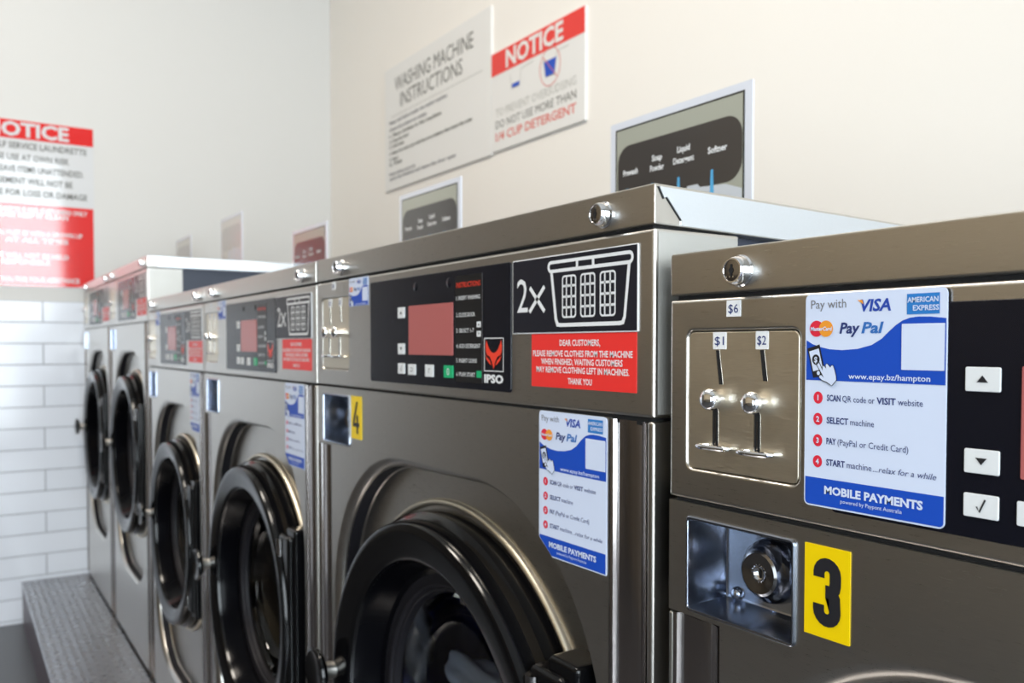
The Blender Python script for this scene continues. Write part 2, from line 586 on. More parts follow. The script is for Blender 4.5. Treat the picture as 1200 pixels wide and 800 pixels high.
# ------------------------------------------------------------------ printed sheets, each drawn once
def payment_sheet(cut_at=None, clip_corner=False, full=True):
    """A6 payment notice; origin at its top left corner, x to the right, z downwards negative"""
    b = MB()
    W, H = 0.104, 0.150
    zb = -H if cut_at is None else -cut_at
    t = 0.0006
    out = rr(0, zb, W, 0, 0.004 if cut_at is None else 0.002, 4)
    if clip_corner:
        out = [p for p in out if not (p[0] < 0.02 and p[1] < zb + 0.01)]
        # corner trimmed along the pressed recess of the door panel
        k = max(range(len(out)), key=lambda i: (out[i][0] < 0.02 and out[i][1] > -0.02, 0))
        out = [(0.0225, zb), (W - 0.001, zb), (W, zb + 0.001)] + [p for p in out if p[1] > -0.02] + [(0, zb + 0.0175)]
    b.slab(out, -t, 0, 'paper')
    y1, y2, y3, y4 = -t - 0.0002, -t - 0.0004, -t - 0.0006, -t - 0.0008
    m = 0.0011
    # blue wave field
    wave = [(m, -.0325), (.006, -.0352), (.0116, -.0370), (.020, -.0388), (.0302, -.0394), (.0421, -.0385), (.0526, -.0359),
            (.060, -.0317), (.0654, -.0267), (.0699, -.0230), (.0743, -.0202), (.0795, -.0185), (.0847, -.0179),
            (.0931, -.0181), (W - m * .6, -.0193)]
    low = -.0607
    b.fill([(m, low), (W - m * .6, low)] + wave[::-1], y1, 'ink_blue')
    # blank white square of the code
    b.fill(rr(.0741, -.0518, .1027, -.0223, 0.0004, 2), y2, 'paper')
    # first line of cards
    b.text('Pay with', .0046, -.0103, .0060, y1, 'ink_grey', w=.0284)
    b.text('VISA', .0440, -.0132, .0075, y1, 'visa_blue', w=.0223, bold=0.03, shear=0.18)
    b.fill([(.0417, -.0057), (.0455, -.0057), (.0462, -.0085)], y2, 'ink_orange')
    b.rect(.0773, -.0164, .0990, -.0033, y1, 'amex_blue')
    b.text('AMERICAN', .0777, -.0088, .0032, y2, 'paper', w=.0205, bold=0.02)
    b.text('EXPRESS', .0815, -.0140, .0032, y2, 'paper', w=.0172, bold=0.02)
    b.fill(circ(.0093, -.0244, .0057), y1, 'ink_red')
    b.fill(circ(.0172, -.0245, .0057), y2, 'ink_orange')
    b.text('MasterCard', .0046, -.0258, .0026, y3, 'paper', w=.0175, bold=0.03, shear=0.1)
    b.text('Pay', .0279, -.0278, .0070, y1, 'ink_navy', w=.0158, bold=0.03, shear=0.2)
    b.text('Pal', .0448, -.0278, .0070, y1, 'pal_blue', w=.0165, bold=0.03, shear=0.2)
    # telephone and pointing hand
    b.fill([(.0019, -.0384), (.0121, -.0355), (.0176, -.0570), (.0071, -.0591)], y2, 'ink_black')
    b.fill([(.0036, -.0405), (.0116, -.0383), (.0152, -.0525), (.0072, -.0545)], y3, 'paper')
    b.fill(circ(.0095, -.0461, .0031, 20, .0036), y4, 'ink_black')
    b.text('$', .0095, -.0481, .0038, y4 - .0002, 'paper', align='C', bold=0.02)
    b.fill(circ(.0115, -.0556, .0013, 14, .0015), y3, 'paper')
    hand = [(.0098, -.0490), (.0106, -.0476), (.0118, -.0478), (.0152, -.0540), (.0150, -.0515), (.0158, -.0504),
            (.0168, -.0512), (.0180, -.0525), (.0176, -.0500), (.0185, -.0489), (.0196, -.0498), (.0214, -.0516),
            (.0222, -.0502), (.0234, -.0500), (.0246, -.0530), (.0258, -.0570), (.0262, -.0600), (.0226, -.0640),
            (.0190, -.0618), (.0148, -.0604), (.0124, -.0588), (.0126, -.0574), (.0140, -.0570), (.0162, -.0588),
            (.0150, -.0566)]
    cx, cz = .0185, -.0560
    b.fill(stroke(hand + [hand[0]], .0011), y3 - .00015, 'ink_black')
    b.fill(hand, y4, 'paper')
    b.text('www.epay.bz/hampton', .0355, -.0588, .0036, y2, 'paper', w=.0582, bold=0.012)
    if cut_at is None:
        # numbered steps
        rows = [(-.0729, (('SCAN', 1), (' QR code or ', 0), ('VISIT', 1), (' website', 0)), .0706),
                (-.0880, (('SELECT', 1), (' machine', 0)), .0367),
                (-.1031, (('PAY', 1), (' (PayPal or Credit Card)', 0)), .0612),
                (-.1180, (('START', 1), (' machine', 0)), .0352)]
        for i, (zc, segs, w) in enumerate(rows):
            b.fill(circ(.0112, zc, .0038, 24, .0043), y1, 'ink_red')
            b.text(str(i + 1), .0112, zc - .0018, .0036, y2, 'paper', align='C', bold=0.03)
            tot = sum(len(s.strip()) * (1.12 if bd else 1.0) + (0.6 if s[0] == ' ' else 0) + (0.6 if s[-1] == ' ' else 0) for s, bd in segs)
            x = .0184
            for s, bd in segs:
                if s[0] == ' ':
                    x += 0.6 * w / tot
                ww = len(s.strip()) * (1.12 if bd else 1.0) * w / tot
                b.text(s.strip(), x, zc - .0019 - .0005 * (i == 1), .0042, y1, 'ink_navy', w=ww, bold=0.025 if bd else 0.0)
                x += ww + (0.6 * w / tot if s[-1] == ' ' else 0)
        b.text('...relax for a while', .0548, -.1200, .0038, y1, 'ink_navy', w=.0436, shear=0.25)
        # foot
        f = rr(m, -.1488, W - m * .6, -.1296, .0028, 4)
        f = [(x, z) if z < -.139 else (x, -.1296) for x, z in f]
        if clip_corner:
            f = [(.0215, zb + .0013), (W - m, zb + .0013), (W - m, -.1296), (m, -.1296), (m, zb + .0175)]
        b.fill(f, y1, 'ink_blue')
        b.text('MOBILE PAYMENTS', .0172, -.1399, .0052, y2, 'paper', w=.0728, bold=0.04)
        b.text('powered by Paypont Australia', .0303, -.1448, .0026, y2, 'paper', w=.0455)
    return b.mesh('payment_sticker')


def basket_sheet():
    """black plate with 2x and a laundry basket; origin top left"""
    b = MB()
    W, H = 0.2032, 0.0790
    b.rslab(0, -H, W, 0, .0012, -.0012, 0, .0004, 'print_white', 2)
    b.rect(.0011, -H + .0011, W - .0011, -.0011, -.0013, 'basket_black')
    y1, y2 = -.0015, -.0017
    b.text('2', .0092, -.0560, .0350, y1, 'print_white', w=.0205)
    vs = [((.0335, -.0305), (.0602, -.0562)), ((.0600, -.0305), (.0328, -.0562))]
    for p in vs:
        b.fill(stroke(p, .0045), y1, 'print_white')
    # rim bar
    rim = [(x, z) for x, z in rr(.0655, -.0178, .1975, -.0055, .006, 6)]
    hole = rr(.0690, -.0144, .1942, -.0088, .0026, 4)
    b.holed([rim, hole], y1, 'print_white')
    for x in (.1150, .1400):
        b.rect(x - .0018, -.0146, x + .0018, -.0086, y2, 'print_white')
    # tapering body outline
    o = [(.0703, -.0176), (.0780, -.0655), (.0815, -.0722), (.0880, -.0727), (.1790, -.0727), (.1845, -.0718), (.1873, -.0655), (.1935, -.0176)]
    i = [(.1895, -.0176), (.1838, -.0645), (.1815, -.0684), (.1780, -.0689), (.0885, -.0689), (.0847, -.0684), (.0822, -.0645), (.0745, -.0176)]
    b.fill(o + i, y1, 'print_white')
    for x0 in (.0903, .1200, .1498):
        x1, z0, z1 = x0 + .0232, -.0640, -.0215
        b.holed([rr(x0, z0, x1, z1, .004, 4), rr(x0 + .0018, z0 + .0018, x1 - .0018, z1 - .0018, .0026, 4)], y1, 'print_white')
        for k in (1, 2):
            xx = x0 + (x1 - x0) * k / 3
            b.rect(xx - .0010, z0 + .001, xx + .0010, z1 - .001, y2, 'print_white')
        for k in (1, 2, 3):
            zz = z0 + (z1 - z0) * k / 4
            b.rect(x0 + .001, zz - .0012, x1 - .001, zz + .0012, y2, 'print_white')
    return b.mesh('basket_plate')


def customer_sheet():
    b = MB()
    W, H = 0.1650, 0.0548
    b.slab(rr(0, -H, W, 0, .0006, 2), -.0006, 0, 'sticker_red')
    y = -.0009
    for s, x0, x1, z in (('DEAR CUSTOMERS,', .0500, .1142, -.0122), ('PLEASE REMOVE CLOTHES FROM THE MACHINE', .003, .1605, -.0230),
                         ('WHEN FINISHED, WAITING CUSTOMERS', .0178, .1468, -.0313), ('MAY REMOVE CLOTHING LEFT IN MACHINES.', .0094, .1560, -.0395),
                         ('THANK YOU', .0638, .1020, -.0503)):
        b.text(s, x0, z, .0058, y, 'print_white', w=x1 - x0, bold=0.02)
    return b.mesh('notice_sticker')


def number_card(ch):
    b = MB()
    W, H = 0.0372, 0.0653
    b.slab(rr(0, -H, W, 0, .0005, 2), -.0007, 0, 'yellow')
    y = -.0010
    if ch == '3':
        w, t = .0226, .0092
        x0, zt, zb, zm = .0078, -.0080, -.0568, -.0318
        cx = x0 + w / 2
        r = w / 2 - t / 2
        top = [(cx - r, zt - .0145)] + [(cx + r * math.cos(rad(a)), zt - t / 2 - r + r * math.sin(rad(a))) for a in range(180, -1, -20)] + \
              [(cx + r, zm + r * .9)] + [(cx + r - .004 + .004 * math.cos(rad(a)), zm + .006 + .006 * math.sin(rad(a))) for a in (-30, -60, -90)] + [(cx - .0012, zm)]
        bot = [(cx - .0012, zm)] + [(cx + r - .004 + .004 * math.cos(rad(a)), zm - .006 + .006 * math.sin(rad(a))) for a in (90, 60, 30)] + \
              [(cx + r * math.cos(rad(a)), zb + t / 2 + r + r * math.sin(rad(a))) for a in range(0, -181, -20)] + [(cx - r, zb + .0152)]
        b.fill(stroke(top, t), y, 'ink_black')
        b.fill(stroke(bot, t), y - .0001, 'ink_black')
    else:
        b.fill([(.0195, -.0085), (.0255, -.0085), (.0135, -.0405), (.0305, -.0405), (.0305, -.0465), (.0070, -.0465), (.0070, -.0400)], y, 'ink_black')
        b.rect(.0200, -.0570, .0262, -.0290, y - .0001, 'ink_black')
    return b.mesh('number_card')


def price_label(s, w, h):
    b = MB()
    b.slab(rr(0, -h, w, 0, .0003, 2), -.0005, 0, 'label_paper')
    b.text(s, w / 2, -h * .5 - .0034, .0066, -.0007, 'ink_navy', w=w * .72, align='C', bold=0.005)
    return b.mesh('price_label')


PAY = payment_sheet()
PAY_CLIP = payment_sheet(None, True)
PAY_SHORT = payment_sheet(0.0618)
BASKET = basket_sheet()
CUSTOMER = customer_sheet()
LAB1, LAB2, LAB6 = price_label('$1', .0137, .0138), price_label('$2', .0118, .0138), price_label('$6', .0142, .0128)


# ------------------------------------------------------------------ washing machine, shared parts
def key_lock_mesh():
    b = MB()
    b.lathe([(.0135, .001), (.0135, -.0015), (.0122, -.0030), (.0118, -.0090), (.0102, -.0122), (.0090, -.0122), (.0087, -.0116)], 'chrome', n=40)
    b.lathe([(.0087, -.0116), (.0060, -.0120), (.0001, -.0122)], 'dark_chrome', n=40)
    b.fill(rr(-.0012, -.0052, .0012, .0052, .0008, 3), -.0124, 'gap')
    b.fill(circ(0, 0, .0026, 16), -.0125, 'gap')
    for k in range(3):
        b.rect(-.0058 + k * .0036, -.0060, -.0046 + k * .0036, -.0046, -.0124, 'chrome')
    return b.mesh('key_lock')


def coin_button_mesh():
    b = MB()
    b.lathe([(.0050, .001), (.0048, -.004), (.0066, -.0046), (.0084, -.0058), (.0090, -.0082), (.0084, -.0108), (.0068, -.0128), (.0040, -.0141), (.0001, -.0145)], 'chrome', n=32)
    return b.mesh('coin_button')


def coin_lever_mesh():
    b = MB()
    pts = []
    for i in range(13):
        a = rad(180 - 15 * i)
        pts.append((.0155 * math.cos(a), -.008 - .004 * math.sin(a) * .8, 0))
    pts = [(-.0115, .001, 0)] + [(-.0150, -.006, 0)] + [(x * .9, y, z) for x, y, z in pts[1:-1]] + [(.0150, -.006, 0)] + [(.0115, .001, 0)]
    b.tube(pts, .0021, 'chrome', 10)
    return b.mesh('coin_lever')


def coin_slot_mesh(lean, w, h):
    b = MB()
    o = [(-lean / 2 - w / 2 + lean, -h / 2), (-lean / 2 + w / 2 + lean, -h / 2), (-lean / 2 + w / 2, h / 2), (-lean / 2 - w / 2, h / 2)]
    b.slab([(x - .0006, z) for x, z in o[:1]] + [(x + .0002, z) for x, z in o[1:3]] + [(o[3][0] - .0006, o[3][1])], -.0002, 0, 'chrome')
    b.fill(o, -.0004, 'gap')
    return b.mesh('coin_slot')


def lever_slit_mesh():
    b = MB()
    b.slab(rr(-.0035, -.0160, .0029, .0160, .0030, 5), -.0002, 0, 'chrome')
    b.fill(rr(-.0025, -.0156, .0027, .0156, .0025, 5), -.0004, 'gap')
    b.box(-.0004, -.0006, -.0150, .0005, -.0004, .0085, 'dark_chrome')
    return b.mesh('lever_slit')


def return_box_mesh():
    """pressed coin-return cup; origin at its top left on the front plane"""
    b = MB()
    W, H = .1115, .0805

    def lp(i, y, r):
        return [(x, y, z) for x, z in rr(i, -H + i, W - i, -i, max(r - i, .0012), 5)]
    b.loft([lp(0, .0005, .005), lp(.0003, -.0016, .005), lp(.0014, -.0024, .005), lp(.0028, -.0022, .005), lp(.0036, -.0008, .005), lp(.0042, .012, .005),
            lp(.0050, .036, .006), lp(.0066, .0408, .0075), lp(.0090, .0420, .010)], 'box_steel', False, True)
    return b.mesh('coin_return_box')


def return_lock_mesh():
    b = MB()
    b.lathe([(.0270, .0415), (.0268, .0370), (.0250, .0300), (.0215, .0262), (.0195, .0240), (.0180, .0205), (.0160, .0192), (.0130, .0196), (.0080, .0206), (.0064, .0206)], 'dark_chrome', n=48)
    b.lathe([(.0064, .0206), (.0058, .0196), (.0050, .0196), (.0046, .0225), (.0001, .0225)], 'chrome', n=32)
    b.fill(rr(-.0010, -.0040, .0012, .0040, .0008, 3), .0222, 'gap')
    return b.mesh('coin_box_lock')


def rivet_mesh():
    b = MB()
    b.lathe([(.0060, .0420), (.0058, .0400), (.0045, .0378), (.0025, .0366), (.0001, .0363)], 'box_steel', n=24)
    return b.mesh('rivet')


LOCK, BTN, LEVER = key_lock_mesh(), coin_button_mesh(), coin_lever_mesh()
SLOT1, SLOT2, SLIT = coin_slot_mesh(.0040, .0034, .0274), coin_slot_mesh(.0034, .0036, .0236), lever_slit_mesh()
CUP, CUPLOCK, RIVET = return_box_mesh(), return_lock_mesh(), rivet_mesh()


def door_meshes():
    d = {}
    b = MB()   # black plastic ring with stepped outer wall and deep funnel
    b.lathe([(.298, .056), (.304, .040), (.302, .006), (.298, .002), (.2935, -.001), (.2935, -.012), (.2925, -.020), (.2895, -.0245), (.2850, -.0262),
             (.2760, -.0258), (.2500, -.0205), (.2450, -.0190), (.2415, -.0160), (.2400, -.0110)], 'black_plastic', n=120)
    d['door_ring'] = b.mesh('door_ring')
    b = MB()
    b.lathe([(.2400, -.0110), (.2350, .005), (.2240, .026), (.2170, .030)], 'door_inner', n=96)
    d['door_funnel'] = b.mesh('door_funnel')
    b = MB()
    b.lathe([(.2170, .030), (.2130, .0310), (.2030, .0300), (.2005, .0315), (.1990, .0350), (.1960, .0350), (.1940, .0370), (.1925, .0450), (.1900, .0450)], 'rubber_gap_shade', n=96)
    d['door_gasket'] = b.mesh('door_gasket')
    b = MB()
    prof = [(.1900, .0450), (.1840, .0470), (.1790, .0560), (.1720, .0580)] + [(.1700 * math.cos(rad(a)), .0600 + .055 * math.sin(rad(a))) for a in range(10, 90, 10)] + [(.0005, .115)]
    b.lathe(prof, 'door_glass', n=72)
    d['door_glass'] = b.mesh('door_glass')
    b = MB()
    pr = [(.3130 + .0050 * math.cos(rad(a)), .0325 - .0075 * math.sin(rad(a))) for a in range(0, 181, 15)]
    b.lathe(pr, 'steel_plate', n=120)
    d['door_trim_ring'] = b.mesh('door_trim_ring')
    b = MB()   # knob: disc on a short metal stem, on the left of the ring
    b.lathe([(.0125, -.006), (.0125, -.030), (.0135, -.032), (.0135, -.040), (.0150, -.044)], 'steel', n=36)
    b.lathe([(.0140, -.0430), (.0280, -.0450), (.0360, -.0500), (.0385, -.0545), (.0375, -.0580), (.0340, -.0590), (.0300, -.0575), (.0160, -.0545), (.0001, -.0535)], 'black_plastic', n=56)
    d['door_knob'] = b.mesh('door_knob')
    b = MB()   # hinge block on the right
    b.box(.238, -.0180, -.190, .297, .034, .190, 'black_plastic', .008, 3)
    d['hinge_block'] = b.mesh('hinge_block')
    b = MB()
    b.box(.262, -.0100, -.205, .312, .034, .205, 'black_plastic', .006, 3)
    d['hinge_cover'] = b.mesh('hinge_cover')
    n = 16
    for nm, z0, z1 in (('upper', .125, .180), ('lower', -.180, -.125)):
        b = MB()
        b.loft([[(.246 + .0085 * math.cos(2 * math.pi * k / n), -.016 + .0085 * math.sin(2 * math.pi * k / n), z) for k in range(n)] for z in (z0, z1)], 'dark_chrome')
        d['hinge_pin_' + nm] = b.mesh('hinge_pin')
    b = MB()   # drum behind the glass
    b.lathe([(.200, .052), (.215, .100), (.270, .130), (.273, .150), (.275, .170), (.275, .500), (.255, .520), (.0005, .525)], 'dark_chrome', n=72)
    d['drum'] = b.mesh('drum')
    return d


DOOR = door_meshes()


def control_sheet(x0, off):
    """black membrane panel; x measured from the machine's left edge, z from the upper seam"""
    b = MB()
    b.rslab(x0, -.1558, .594 - off, -.0127, .004, -.0016, 0, .0008, 'panel_black', 4)
    y1, y2 = -.0019, -.0021
    # instruction strip
    b.fill(rr(.4713 - off, -.1480, .5350 - off, -.0205, .001, 2), y1, 'strip_black')
    b.rect(.5346 - off, -.1480, .5352 - off, -.0205, y2, 'ink_grey')
    b.text('INSTRUCTIONS', .4745 - off, -.0345, .0058, y2, 'logo_red', w=.0560, bold=0.01)
    for s, w, z in (('1. INSERT WASHING', .0555, -.0495), ('2. CLOSE DOOR', .0440, -.0697), ('3. SELECT 1-7', .0415, -.0885),
                    ('4. ADD DETERGENT', .0560, -.1070), ('5. INSERT COINS', .0480, -.1243), ('6. PUSH START', .0440, -.1408)):
        b.text(s, .4745 - off, z, .0046, y2, 'print_white', w=w, bold=0.01)
    for z, ch in ((-.0796, 1), (-.0905, 0)):
        b.fill(rr(.5225 - off, z - .0033, .5318 - off, z + .0033, .0006, 2), y2, 'key_white')
        tri = [(.5255, z - .0014), (.5290, z - .0014), (.52725, z + .0016)]
        b.fill([(x - off, zz if ch else 2 * z - zz) for x, zz in tri], y2 - .0002, 'ink_black')
    b.fill(rr(.5220 - off, -.1415, .5330 - off, -.1335, .0006, 2), y2, 'key_green')
    # maker's mark: framed animal mask in red, lettering below
    x0l, x1l, z0l, z1l = .5385 - off, .5800 - off, -.1335, -.0953
    b.holed([rr(x0l, z0l, x1l, z1l, .0004, 1), rr(x0l + .0012, z0l + .0010, x1l - .0012, z1l - .0010, .0003, 1)], y1, 'print_white')

    def L(u, v):
        return (x0l + (x1l - x0l) * u, z1l + (z0l - z1l) * v)
    half = [(.50, .93), (.45, .82), (.40, .72), (.22, .62), (.10, .42), (.08, .24), (.12, .06), (.20, .22), (.28, .34), (.40, .43), (.50, .45)]
    b.fill([L(u, v) for u, v in half] + [L(1 - u, v) for u, v in half[::-1][1:-1]], y1, 'logo_red')
    for sgn in (1, -1):
        eye = [(.14, .50), (.30, .56), (.42, .72), (.45, .84), (.38, .74), (.24, .63)]
        b.fill([L(u if sgn > 0 else 1 - u, v) for u, v in (eye if sgn > 0 else eye[::-1])], y2, 'panel_black')
        ck = [(.10, .50), (.16, .58), (.32, .68), (.40, .82), (.28, .76), (.14, .64)]
        b.fill([L(u if sgn > 0 else 1 - u, v) for u, v in (ck if sgn > 0 else ck[::-1])], y2 - .0002, 'logo_red')
    b.text('IPSO', .5388 - off, -.1462, .0086, y1, 'print_white', w=.0405, bold=0.045)
    # two shallow bumps under the membrane
    for x in (.3650, .4550):
        b.lathe([(.006, -.0016), (.0045, -.0024), (.0001, -.0027)], 'panel_black', x - off, -.0270, 20)
    return b.mesh('control_panel')


def key_mesh(w, h, sym, mat='key_white'):
    b = MB()
    b.rslab(0, -h, w, 0, .0010, -.0009, 0, .0004, mat, 3)
    y = -.0012
    cx, cz = w / 2, -h / 2
    if sym == 'up':
        b.fill([(cx - .0034, cz - .0018), (cx + .0034, cz - .0018), (cx, cz + .0024)], y, 'ink_black')
    elif sym == 'down':
        b.fill([(cx - .0034, cz + .0022), (cx, cz - .0020), (cx + .0034, cz + .0022)], y, 'ink_black')
    elif sym == 'check':
        b.fill(stroke([(cx - .0022, cz - .0004), (cx - .0006, cz - .0036), (cx + .0028, cz + .0042)], .0011), y, 'ink_black')
    elif sym == 'loop':
        b.fill(stroke([(cx - .004, cz - .002), (cx + .002, cz - .002), (cx + .004, cz), (cx + .002, cz + .002), (cx - .003, cz + .002)], .0012), y, 'ink_grey')
    elif sym == 'bar':
        b.rect(cx - .0010, cz - .003, cx + .0002, cz + .003, y, 'ink_grey')
        b.rect(cx - .0010, cz + .0018, cx + .0030, cz + .003, y, 'ink_grey')
    elif sym == 'dia':
        b.holed([circ(cx, cz, .0032, 14, .0044), circ(cx, cz, .0018, 14, .0032)], y, 'key_white')
    return b.mesh('button')


KUP, KDOWN, KCHECK = key_mesh(.0208, .0146, 'up'), key_mesh(.0208, .0146, 'down'), key_mesh(.0208, .0142, 'check')
KLOOP, KBAR, KGREEN = key_mesh(.0220, .0142, 'loop'), key_mesh(.0228, .0155, 'bar'), key_mesh(.0235, .0152, 'dia', 'key_green')
_b = MB()
_b.rslab(0, -.0648, .1206, 0, .001, -.0006, 0, .0002, 'screen_red', 2)
SCREEN = _b.mesh('screen')


def washing_machine(xl, W, S1, label, number=None, small=False, tilt=0.0, pay=True, mini=True):
    """a front-loading coin machine; xl its left edge, W its width, S1 the height of the seam under the lid"""
    root = empty('washing_machine', (xl, YM, ZP), label, 'washing machine', 'washing machines in the row')
    s = 1.0 if small else W / .82
    off = .057 if small else 0.0
    z1 = S1 - ZP
    z2 = z1 - .1695
    top = z1 + .0378
    DEP = .80

    # cabinet: open-fronted shell, dark painted sides set in behind the steel front
    b = MB()
    a, c = .012, W - .012
    vs = []
    for y in (.100, DEP):
        vs.append([(a, y, .004), (c, y, .004), (c, y, z1 + .004), (a, y, z1 + .004)])
    b.loft(vs, 'navy_side', False, True)
    b.box(.030, .10, 0, W - .030, DEP - .02, .02, 'gap')
    b.box(.016, .020, 0, W - .016, .10, .012, 'gap')
    link('cabinet', b.mesh('cabinet'), root)

    # lid with folded corner laps and pale side flanges
    b = MB()
    b.box(0, 0, z1 + .0018, W, DEP, top, 'steel', .0022, 2)
    h = top - z1 - .0018
    for sx, xx in ((1, W), (-1, 0)):
        fl = [(.0045, top - .0030), (.0105, top - .0125), (.0135, top - .0110), (.0315, top - .0300), (.0315, z1 + .0030), (DEP - .001, z1 + .0030), (DEP - .001, top - .0022)]
        x_a, x_b = xx, xx + sx * .0014
        loopA = [(x_a, y, z) for y, z in fl]
        loopB = [(x_b, y, z) for y, z in fl]
        b.loft([loopA, loopB], 'zinc_lid', False, True)
        gp = [(.0030, top - .0030), (.0095, top - .0135), (.0128, top - .0120), (.0304, top - .0306), (.0315, top - .0300), (.0135, top - .0110), (.0105, top - .0120), (.0045, top - .0030)]
        b.loft([[(xx, y, z) for y, z in gp], [(xx + sx * .0005, y, z) for y, z in gp]], 'gap', False, True)
    # lid top sheet of the same pale metal
    b.add([(.003, .004, top + .0002), (W - .003, .004, top + .0002), (W - .003, DEP - .003, top + .0002), (.003, DEP - .003, top + .0002)], [(0, 1, 2, 3)], 'zinc_lid')
    if tilt:
        b.v = [(x, y, z - tilt * y) for x, y, z in b.v]
    lid = link('lid', b.mesh('lid'), root, label='stainless lid with pale folded side flanges')
    for x in ((.0785,) if small else (.106 * s, W - .068 * s)):
        link('key_lock', LOCK, lid, (x, -.0001, z1 + .0180), (.93, .93, .93))

    # console: the steel band carrying coin slots and controls, pressed in around the coin panel
    b = MB()
    cx0, cx1, cz0, cz1 = .0212 * s, .1330 * s, z1 - .1415, z1 - .0282
    zb_, zt_ = z2 + .0015, z1 - .0015
    loops = []
    for k in range(4):
        a_ = rad(90.0 * k / 3)
        ins = .003 * (1 - math.sin(a_))
        loops.append([(x, .003 * (1 - math.cos(a_)), z) for x, z in rr(ins, zb_ + ins, W - ins, zt_ - ins, .0005 + .001 * k / 3, 2)])
    loops.append([(x, .105, z) for x, z in rr(0, zb_, W, zt_, .0015, 2)])
    b.holed([[(p[0], p[2]) for p in loops[0]], rr(cx0 - .003, cz0 - .003, cx1 + .003, cz1 + .003, .009, 6)], 0.0, 'steel')
    b.loft(loops, 'steel', False, True)
    for xx in (-.0003, W + .0003):
        b.add([(xx, .0045, zb_ + .003), (xx, .1045, zb_ + .003), (xx, .1045, zt_ - .003), (xx, .0045, zt_ - .003)], [(0, 1, 2, 3) if xx > 0 else (3, 2, 1, 0)], 'side_sheet')

    def cl(i, y):
        return [(x, y, z) for x, z in rr(cx0 + i, cz0 + i, cx1 - i, cz1 - i, max(.006 - i, .001), 6)]
    b.loft([cl(-.003, 0), cl(-.0018, .0003), cl(-.0008, .0012), cl(0, .0034)], 'steel', False, False)
    b.box(.006, .004, z1 - .003, W - .006, .10, z1 + .004, 'gap')
    b.box(.006, .004, z2 - .006, W - .006, .10, z2 + .004, 'gap')
    console = link('console', b.mesh('console'), root)

    # coin panel
    cp = MB()
    cp.rslab(cx0 + .0004, cz0 + .0004, cx1 - .0004, cz1 - .0004, .0056, .0012, .006, .0012, 'steel_plate', 5)
    cpo = link('coin_panel', cp.mesh('coin_panel'), root)
    cs = (s, 1, 1)
    yf = .0012
    link('coin_slot', SLOT1, cpo, (.0555 * s, yf, z1 - .0572), cs)
    link('coin_slot', SLOT2, cpo, (.1002 * s, yf, z1 - .0549), cs)
    for xb, db in ((.0528, 0), (.0955, .0004)):
        link('coin_button', BTN, cpo, (xb * s, yf, z1 - .0829 - db))
        link('lever_slit', SLIT, cpo, ((xb - .0010) * s, yf, z1 - .1060 - db), cs)
        link('coin_lever', LEVER, cpo, ((xb + .0015) * s, yf, z1 - .1212 - db), cs)
    link('price_label', LAB1, root, (.0488 * s, yf, z1 - .0290), cs)
    link('price_label', LAB2, root, (.0925 * s, yf, z1 - .0288), cs)
    link('price_label', LAB6, root, (.0640 * s if small else .0665 * s, -.0001, z1 - (.0043 if small else .0022)), cs)

    # membrane control panel
    key = 'small' if small else 'big'
    if key not in CTRL:
        CTRL[key] = control_sheet(.162 if small else .2194, off)
    ctrl = link('control_panel', CTRL[key], root, (0, 0, z1), cs)
    yc = -.0017
    link('screen', SCREEN, ctrl, (.3455 - off, yc, -.0515), label='red display window')
    for me, x, z in ((KUP, .3130, -.0525), (KDOWN, .3130, -.1015), (KCHECK, .3130, -.1283), (KLOOP, .3440, -.1290), (KBAR, .3930, -.1287)):
        link('button', me, ctrl, (x - off, yc, z))
    link('button', KGREEN, ctrl, (.4430 - off, yc, -.1287), label='green start button')

    if not small:
        link('basket_plate', BASKET, root, (.5974 * s, -.0001, z1 - .0127), cs, 'black plate with a white laundry basket and 2x')
        link('notice_sticker', CUSTOMER, root, (.6330 * s, -.0001, z1 - .0920), cs, 'red sticker addressed to customers')
        if mini:
            link('payment_sticker', PAY_SHORT, root, (.1385 * s, -.0001, z1 - .0020), (.69 * s, 1, .69), 'small blue and white payment sticker')
        if pay:
            link('payment_sticker', PAY_CLIP, root, (.6470 * s, -.0001, z2 - .0020), (1.06 * s, 1, 1), 'white and blue mobile payment sticker')
    else:
        link('payment_sticker', PAY, root, (.1405, -.0018, z1 - .0035), (1, 1, 1), 'white and blue mobile payment sticker')

    # lower front panel with the pressed recess around the door
    zt = z2 - .0018
    if small:
        rx0, rx1, rt, rb, rrad = .058 + .002, W - .060, z2 - .0715, z2 - .78, .20
        tw, tr_top = .0585, z2 - .0962
    else:
        rx0, rx1, rt, rb, rrad = .0700 * s, .7540 * s, z2 - .0893, z2 - .8893, .245 * s
        tw, tr_top = .0585 * s, z2 - .0955
    rb = max(rb, .05)
    tr = W - .060 * s
    bx0 = .0215 if small else .0270 * s
    bsx = 1.0 if small else s
    b = MB()
    outer = [(0.0005, tr_top), (tw, tr_top), (tw, .012), (tr, .012), (tr, zt), (0.0005, zt)]
    rec = rr(rx0, rb, rx1, rt, rrad, 24)
    cup = rr(bx0 + .001, z2 - .0920 + .001, bx0 + .1115 * bsx - .001, z2 - .0115 - .001, .004, 4)
    b.holed([outer, rec, cup], 0.0, 'steel')
    # turned-in edges
    b.loft([[(x, 0, z) for x, z in outer], [(x, .02, z) for x, z in outer]], 'steel', False, False)

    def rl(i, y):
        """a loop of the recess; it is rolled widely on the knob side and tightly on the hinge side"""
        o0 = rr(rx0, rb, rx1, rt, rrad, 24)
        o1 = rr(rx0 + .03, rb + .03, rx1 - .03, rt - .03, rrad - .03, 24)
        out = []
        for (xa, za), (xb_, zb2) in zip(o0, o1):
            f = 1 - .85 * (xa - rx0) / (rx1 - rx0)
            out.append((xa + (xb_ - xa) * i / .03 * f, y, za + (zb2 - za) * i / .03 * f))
        return out
